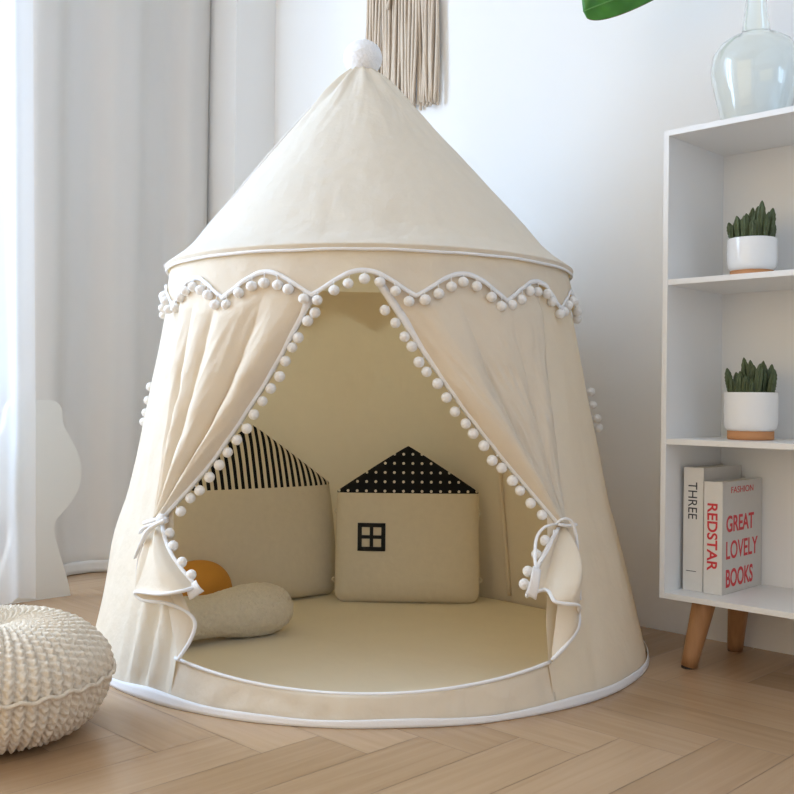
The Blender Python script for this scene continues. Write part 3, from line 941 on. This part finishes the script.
place_text(b2, 'REDSTAR', .008, .0305, .047, .184, ('spine', -.0003), M['ink_red'], bold=.002)
place_text(b2, 'FASHION', .038, .138, .204, .217, ('cover', .0404), M['ink_red'])
place_text(b2, 'GREAT', .018, .142, .125, .159, ('cover', .0404), M['ink_red'], bold=.0022)
place_text(b2, 'LOVELY', .018, .161, .070, .107, ('cover', .0404), M['ink_red'], bold=.0014)
place_text(b2, 'BOOKS', .018, .139, .0125, .050, ('cover', .0404), M['ink_red'], bold=.0022)

# ------------------------------------------------------------------ macrame on the wall
def macrame():
    # along the back wall: a from the corner
    a0, a1 = 0.474, 0.774
    root = empty('macrame_hanging', room((a0+a1)/2, 0.0, 1.42), YAW, 'beige macrame wall hanging with long fringe above the tent', 'wall hanging')
    def L(a, out, z): return Vector((a-(a0+a1)/2, -out, z-1.42))
    m = MB(); m.tube([L(a0-.06, .022, 2.16), L(a1+.06, .022, 2.16)], .009, 14); m.build('dowel', M['leg_wood'], root)
    m = MB(); m.tube([L(a0-.05, .022, 2.165), L((a0+a1)/2, .005, 2.36), L(a1+.05, .022, 2.165)], .003, 6); m.build('hanging_cord', M['macrame'], root)
    # knotted band with a v cut: outer cords start higher, middle shows a darker layer behind
    m = MB()
    def band(u, v):
        a = a0+(a1-a0)*u; zb = 1.86
        vee = 1.735 + abs(u-.34)*1.1
        z = 2.15+(max(zb-.05, 0)-2.15)*v
        return L(a, .012+.004*sin(u*120)*sin(z*160), z)
    m.grid(band, 120, 60); m.build('knotted_band', M['macrame'], root, thick=.004)
    n = 66
    for i in range(n):
        u = (i+.5)/n; a = a0+(a1-a0)*u
        dz = random.uniform(-.012, .012)
        end = 1.402+dz+(.016 if .1 < u < .35 else 0)
        aa = a; out0 = .012+(i % 3)*.007
        sway = random.uniform(-.010, .010); ph = random.random()*6
        if i in (50, 52): sway = .040
        pts = [L(aa+sway*(t**2)+.0025*sin(t*7+ph), out0+.004*sin(t*5+ph), 1.95+(end-1.95)*t) for t in [k/14 for k in range(15)]]
        # the v at the top: two cords crossing to the middle
        m = MB(); m.tube(pts, .0044+random.uniform(-.0005, .0007), 7); m.build('cord', M['macrame'], root)
    for sgn in (-1, 1):
        m = MB(); uc = .36
        m.tube([L(a0+(a1-a0)*(uc+sgn*.17*(1-t)), .036, 1.90-.19*t) for t in [k/8 for k in range(9)]], .0045, 7); m.build('cord', M['macrame'], root)
macrame()

# ------------------------------------------------------------------ hanging plant whose leaf dips into the frame
def hanging_plant():
    px, py = 0.86, 2.13
    root = empty('hanging_plant', (px, py, 1.72), 0, 'hanging plant with one broad green leaf dipping in beside the bottle', 'plant')
    tip = at(584, 11, 2.20)-Vector((px, py, 1.72)); base = at(722, -46, 2.16)-Vector((px, py, 1.72))
    ax = base-tip; L = ax.length; ax.normalize()
    side = Vector((0.15, -0.55, 0)).cross(ax); side = Vector((-ax.z*.95, -.42, ax.x*.95)).normalized()
    nrm = ax.cross(side).normalized()
    def wd(t): return 0.060*(sin(PI*min(1, t**.55))**.62 if t > 0 else 0)
    m = MB()
    def fn(u, v):
        t = u; x = v*2-1
        w = wd(t)*(1 if x > 0 else .62)
        vein = .0022*sin(t*62-abs(x)*5)*abs(x)*(1-abs(x))*4*.5
        p = tip+ax*(L*t)+side*(w*x)+nrm*(.010*x*x*-1+vein+.012*sin(PI*t))
        return p
    m.grid(fn, 90, 24); lf = m.build('leaf', M['leaf'], root, thick=.0012)
    m = MB(); m.tube([fn(i/40, .5)+nrm*.0005 for i in range(41)], lambda t: .0012+.002*t, 6)
    m.build('midrib', M['leaf_vein'], lf)
    m = MB(); m.tube([fn(i/60, 0.0) for i in range(61)], .0011, 5); m.build('leaf_rim', M['leaf_edge'], lf)
    m = MB(); m.tube(smooth_path([base, base+Vector((.05, .0, .06)), Vector((-.06, 0, .16)), Vector((0, 0, .12))], 24), .0035, 8); m.build('stalk', M['leaf_vein'], root)
    m = MB(); m.lathe([(0, 0), (.055, 0), (.066, .02), (.075, .11), (.071, .11), (.065, .10), (0, .10)], 40); m.build('pot', M['ceramic_matt'], root)
    for k in range(3):
        a = 2*PI*k/3; m = MB(); m.tube([(.073*cos(a), .073*sin(a), .105), (0, 0, .5), (0, 0, H-1.72)], .0015, 5); m.build('cord', M['macrame'], root)
hanging_plant()

# ------------------------------------------------------------------ light
def area(name, loc, direction, sx, sy, energy, col=(1, 1, 1)):
    l = bpy.data.lights.new(name, 'AREA'); l.shape = 'RECTANGLE'; l.size = sx; l.size_y = sy; l.energy = energy; l.color = col
    o = bpy.data.objects.new(name, l); COL.objects.link(o); o.location = loc
    o.rotation_euler = Vector(direction).to_track_quat('-Z', 'Y').to_euler()
    return o
area('window_daylight', room(-0.42, 2.17, 1.50), U, 1.45, 1.9, 124, (0.565, 0.725, 1.0))
w = bpy.data.worlds.new('sky_and_fill'); SC.world = w; w.use_nodes = True
wn, wl = w.node_tree.nodes, w.node_tree.links
bg = wn['Background']; bg.inputs[1].default_value = 1.74
# outside: blue sky beyond the window wall, added warm fill in other directions
tc = wn.new('ShaderNodeTexCoord'); dt = wn.new('ShaderNodeVectorMath'); dt.operation = 'DOT_PRODUCT'
dt.inputs[1].default_value = tuple(-U); wl.new(tc.outputs['Generated'], dt.inputs[0])
mr = wn.new('ShaderNodeMapRange'); mr.inputs['From Min'].default_value = .35; mr.inputs['From Max'].default_value = .75; mr.interpolation_type = 'SMOOTHSTEP'
wl.new(dt.outputs['Value'], mr.inputs['Value'])
wm = wn.new('ShaderNodeMix'); wm.data_type = 'RGBA'
wm.inputs['A'].default_value = (1.0, 0.785, 0.48, 1); wm.inputs['B'].default_value = (0.40, 0.44, 0.51, 1)
wl.new(mr.outputs['Result'], wm.inputs['Factor']); wl.new(wm.outputs['Result'], bg.inputs[0])

# ------------------------------------------------------------------ camera
cd = bpy.data.cameras.new('camera'); cd.sensor_width = 36; cd.sensor_fit = 'HORIZONTAL'; cd.lens = 36*F/794; cd.clip_start = .05
cam = bpy.data.objects.new('camera', cd); COL.objects.link(cam)
cam.matrix_world = Matrix.Translation((0, 0, CAM_Z)) @ Matrix.Rotation(PI/2, 4, 'X') @ Matrix.Rotation(ROLL, 4, 'Z')
SC.camera = cam
SC.view_settings.view_transform = 'Standard'; SC.view_settings.look = 'None'
SC.view_settings.exposure = 0.10; SC.view_settings.gamma = 1; SC.view_settings.use_curve_mapping = False
SC.cycles.use_denoising = True
SC.cycles.max_bounces = 12; SC.cycles.diffuse_bounces = 6; SC.cycles.transmission_bounces = 10; SC.cycles.transparent_max_bounces = 12
SC.cycles.caustics_reflective = False; SC.cycles.caustics_refractive = False
SC.cycles.sample_clamp_indirect = 6
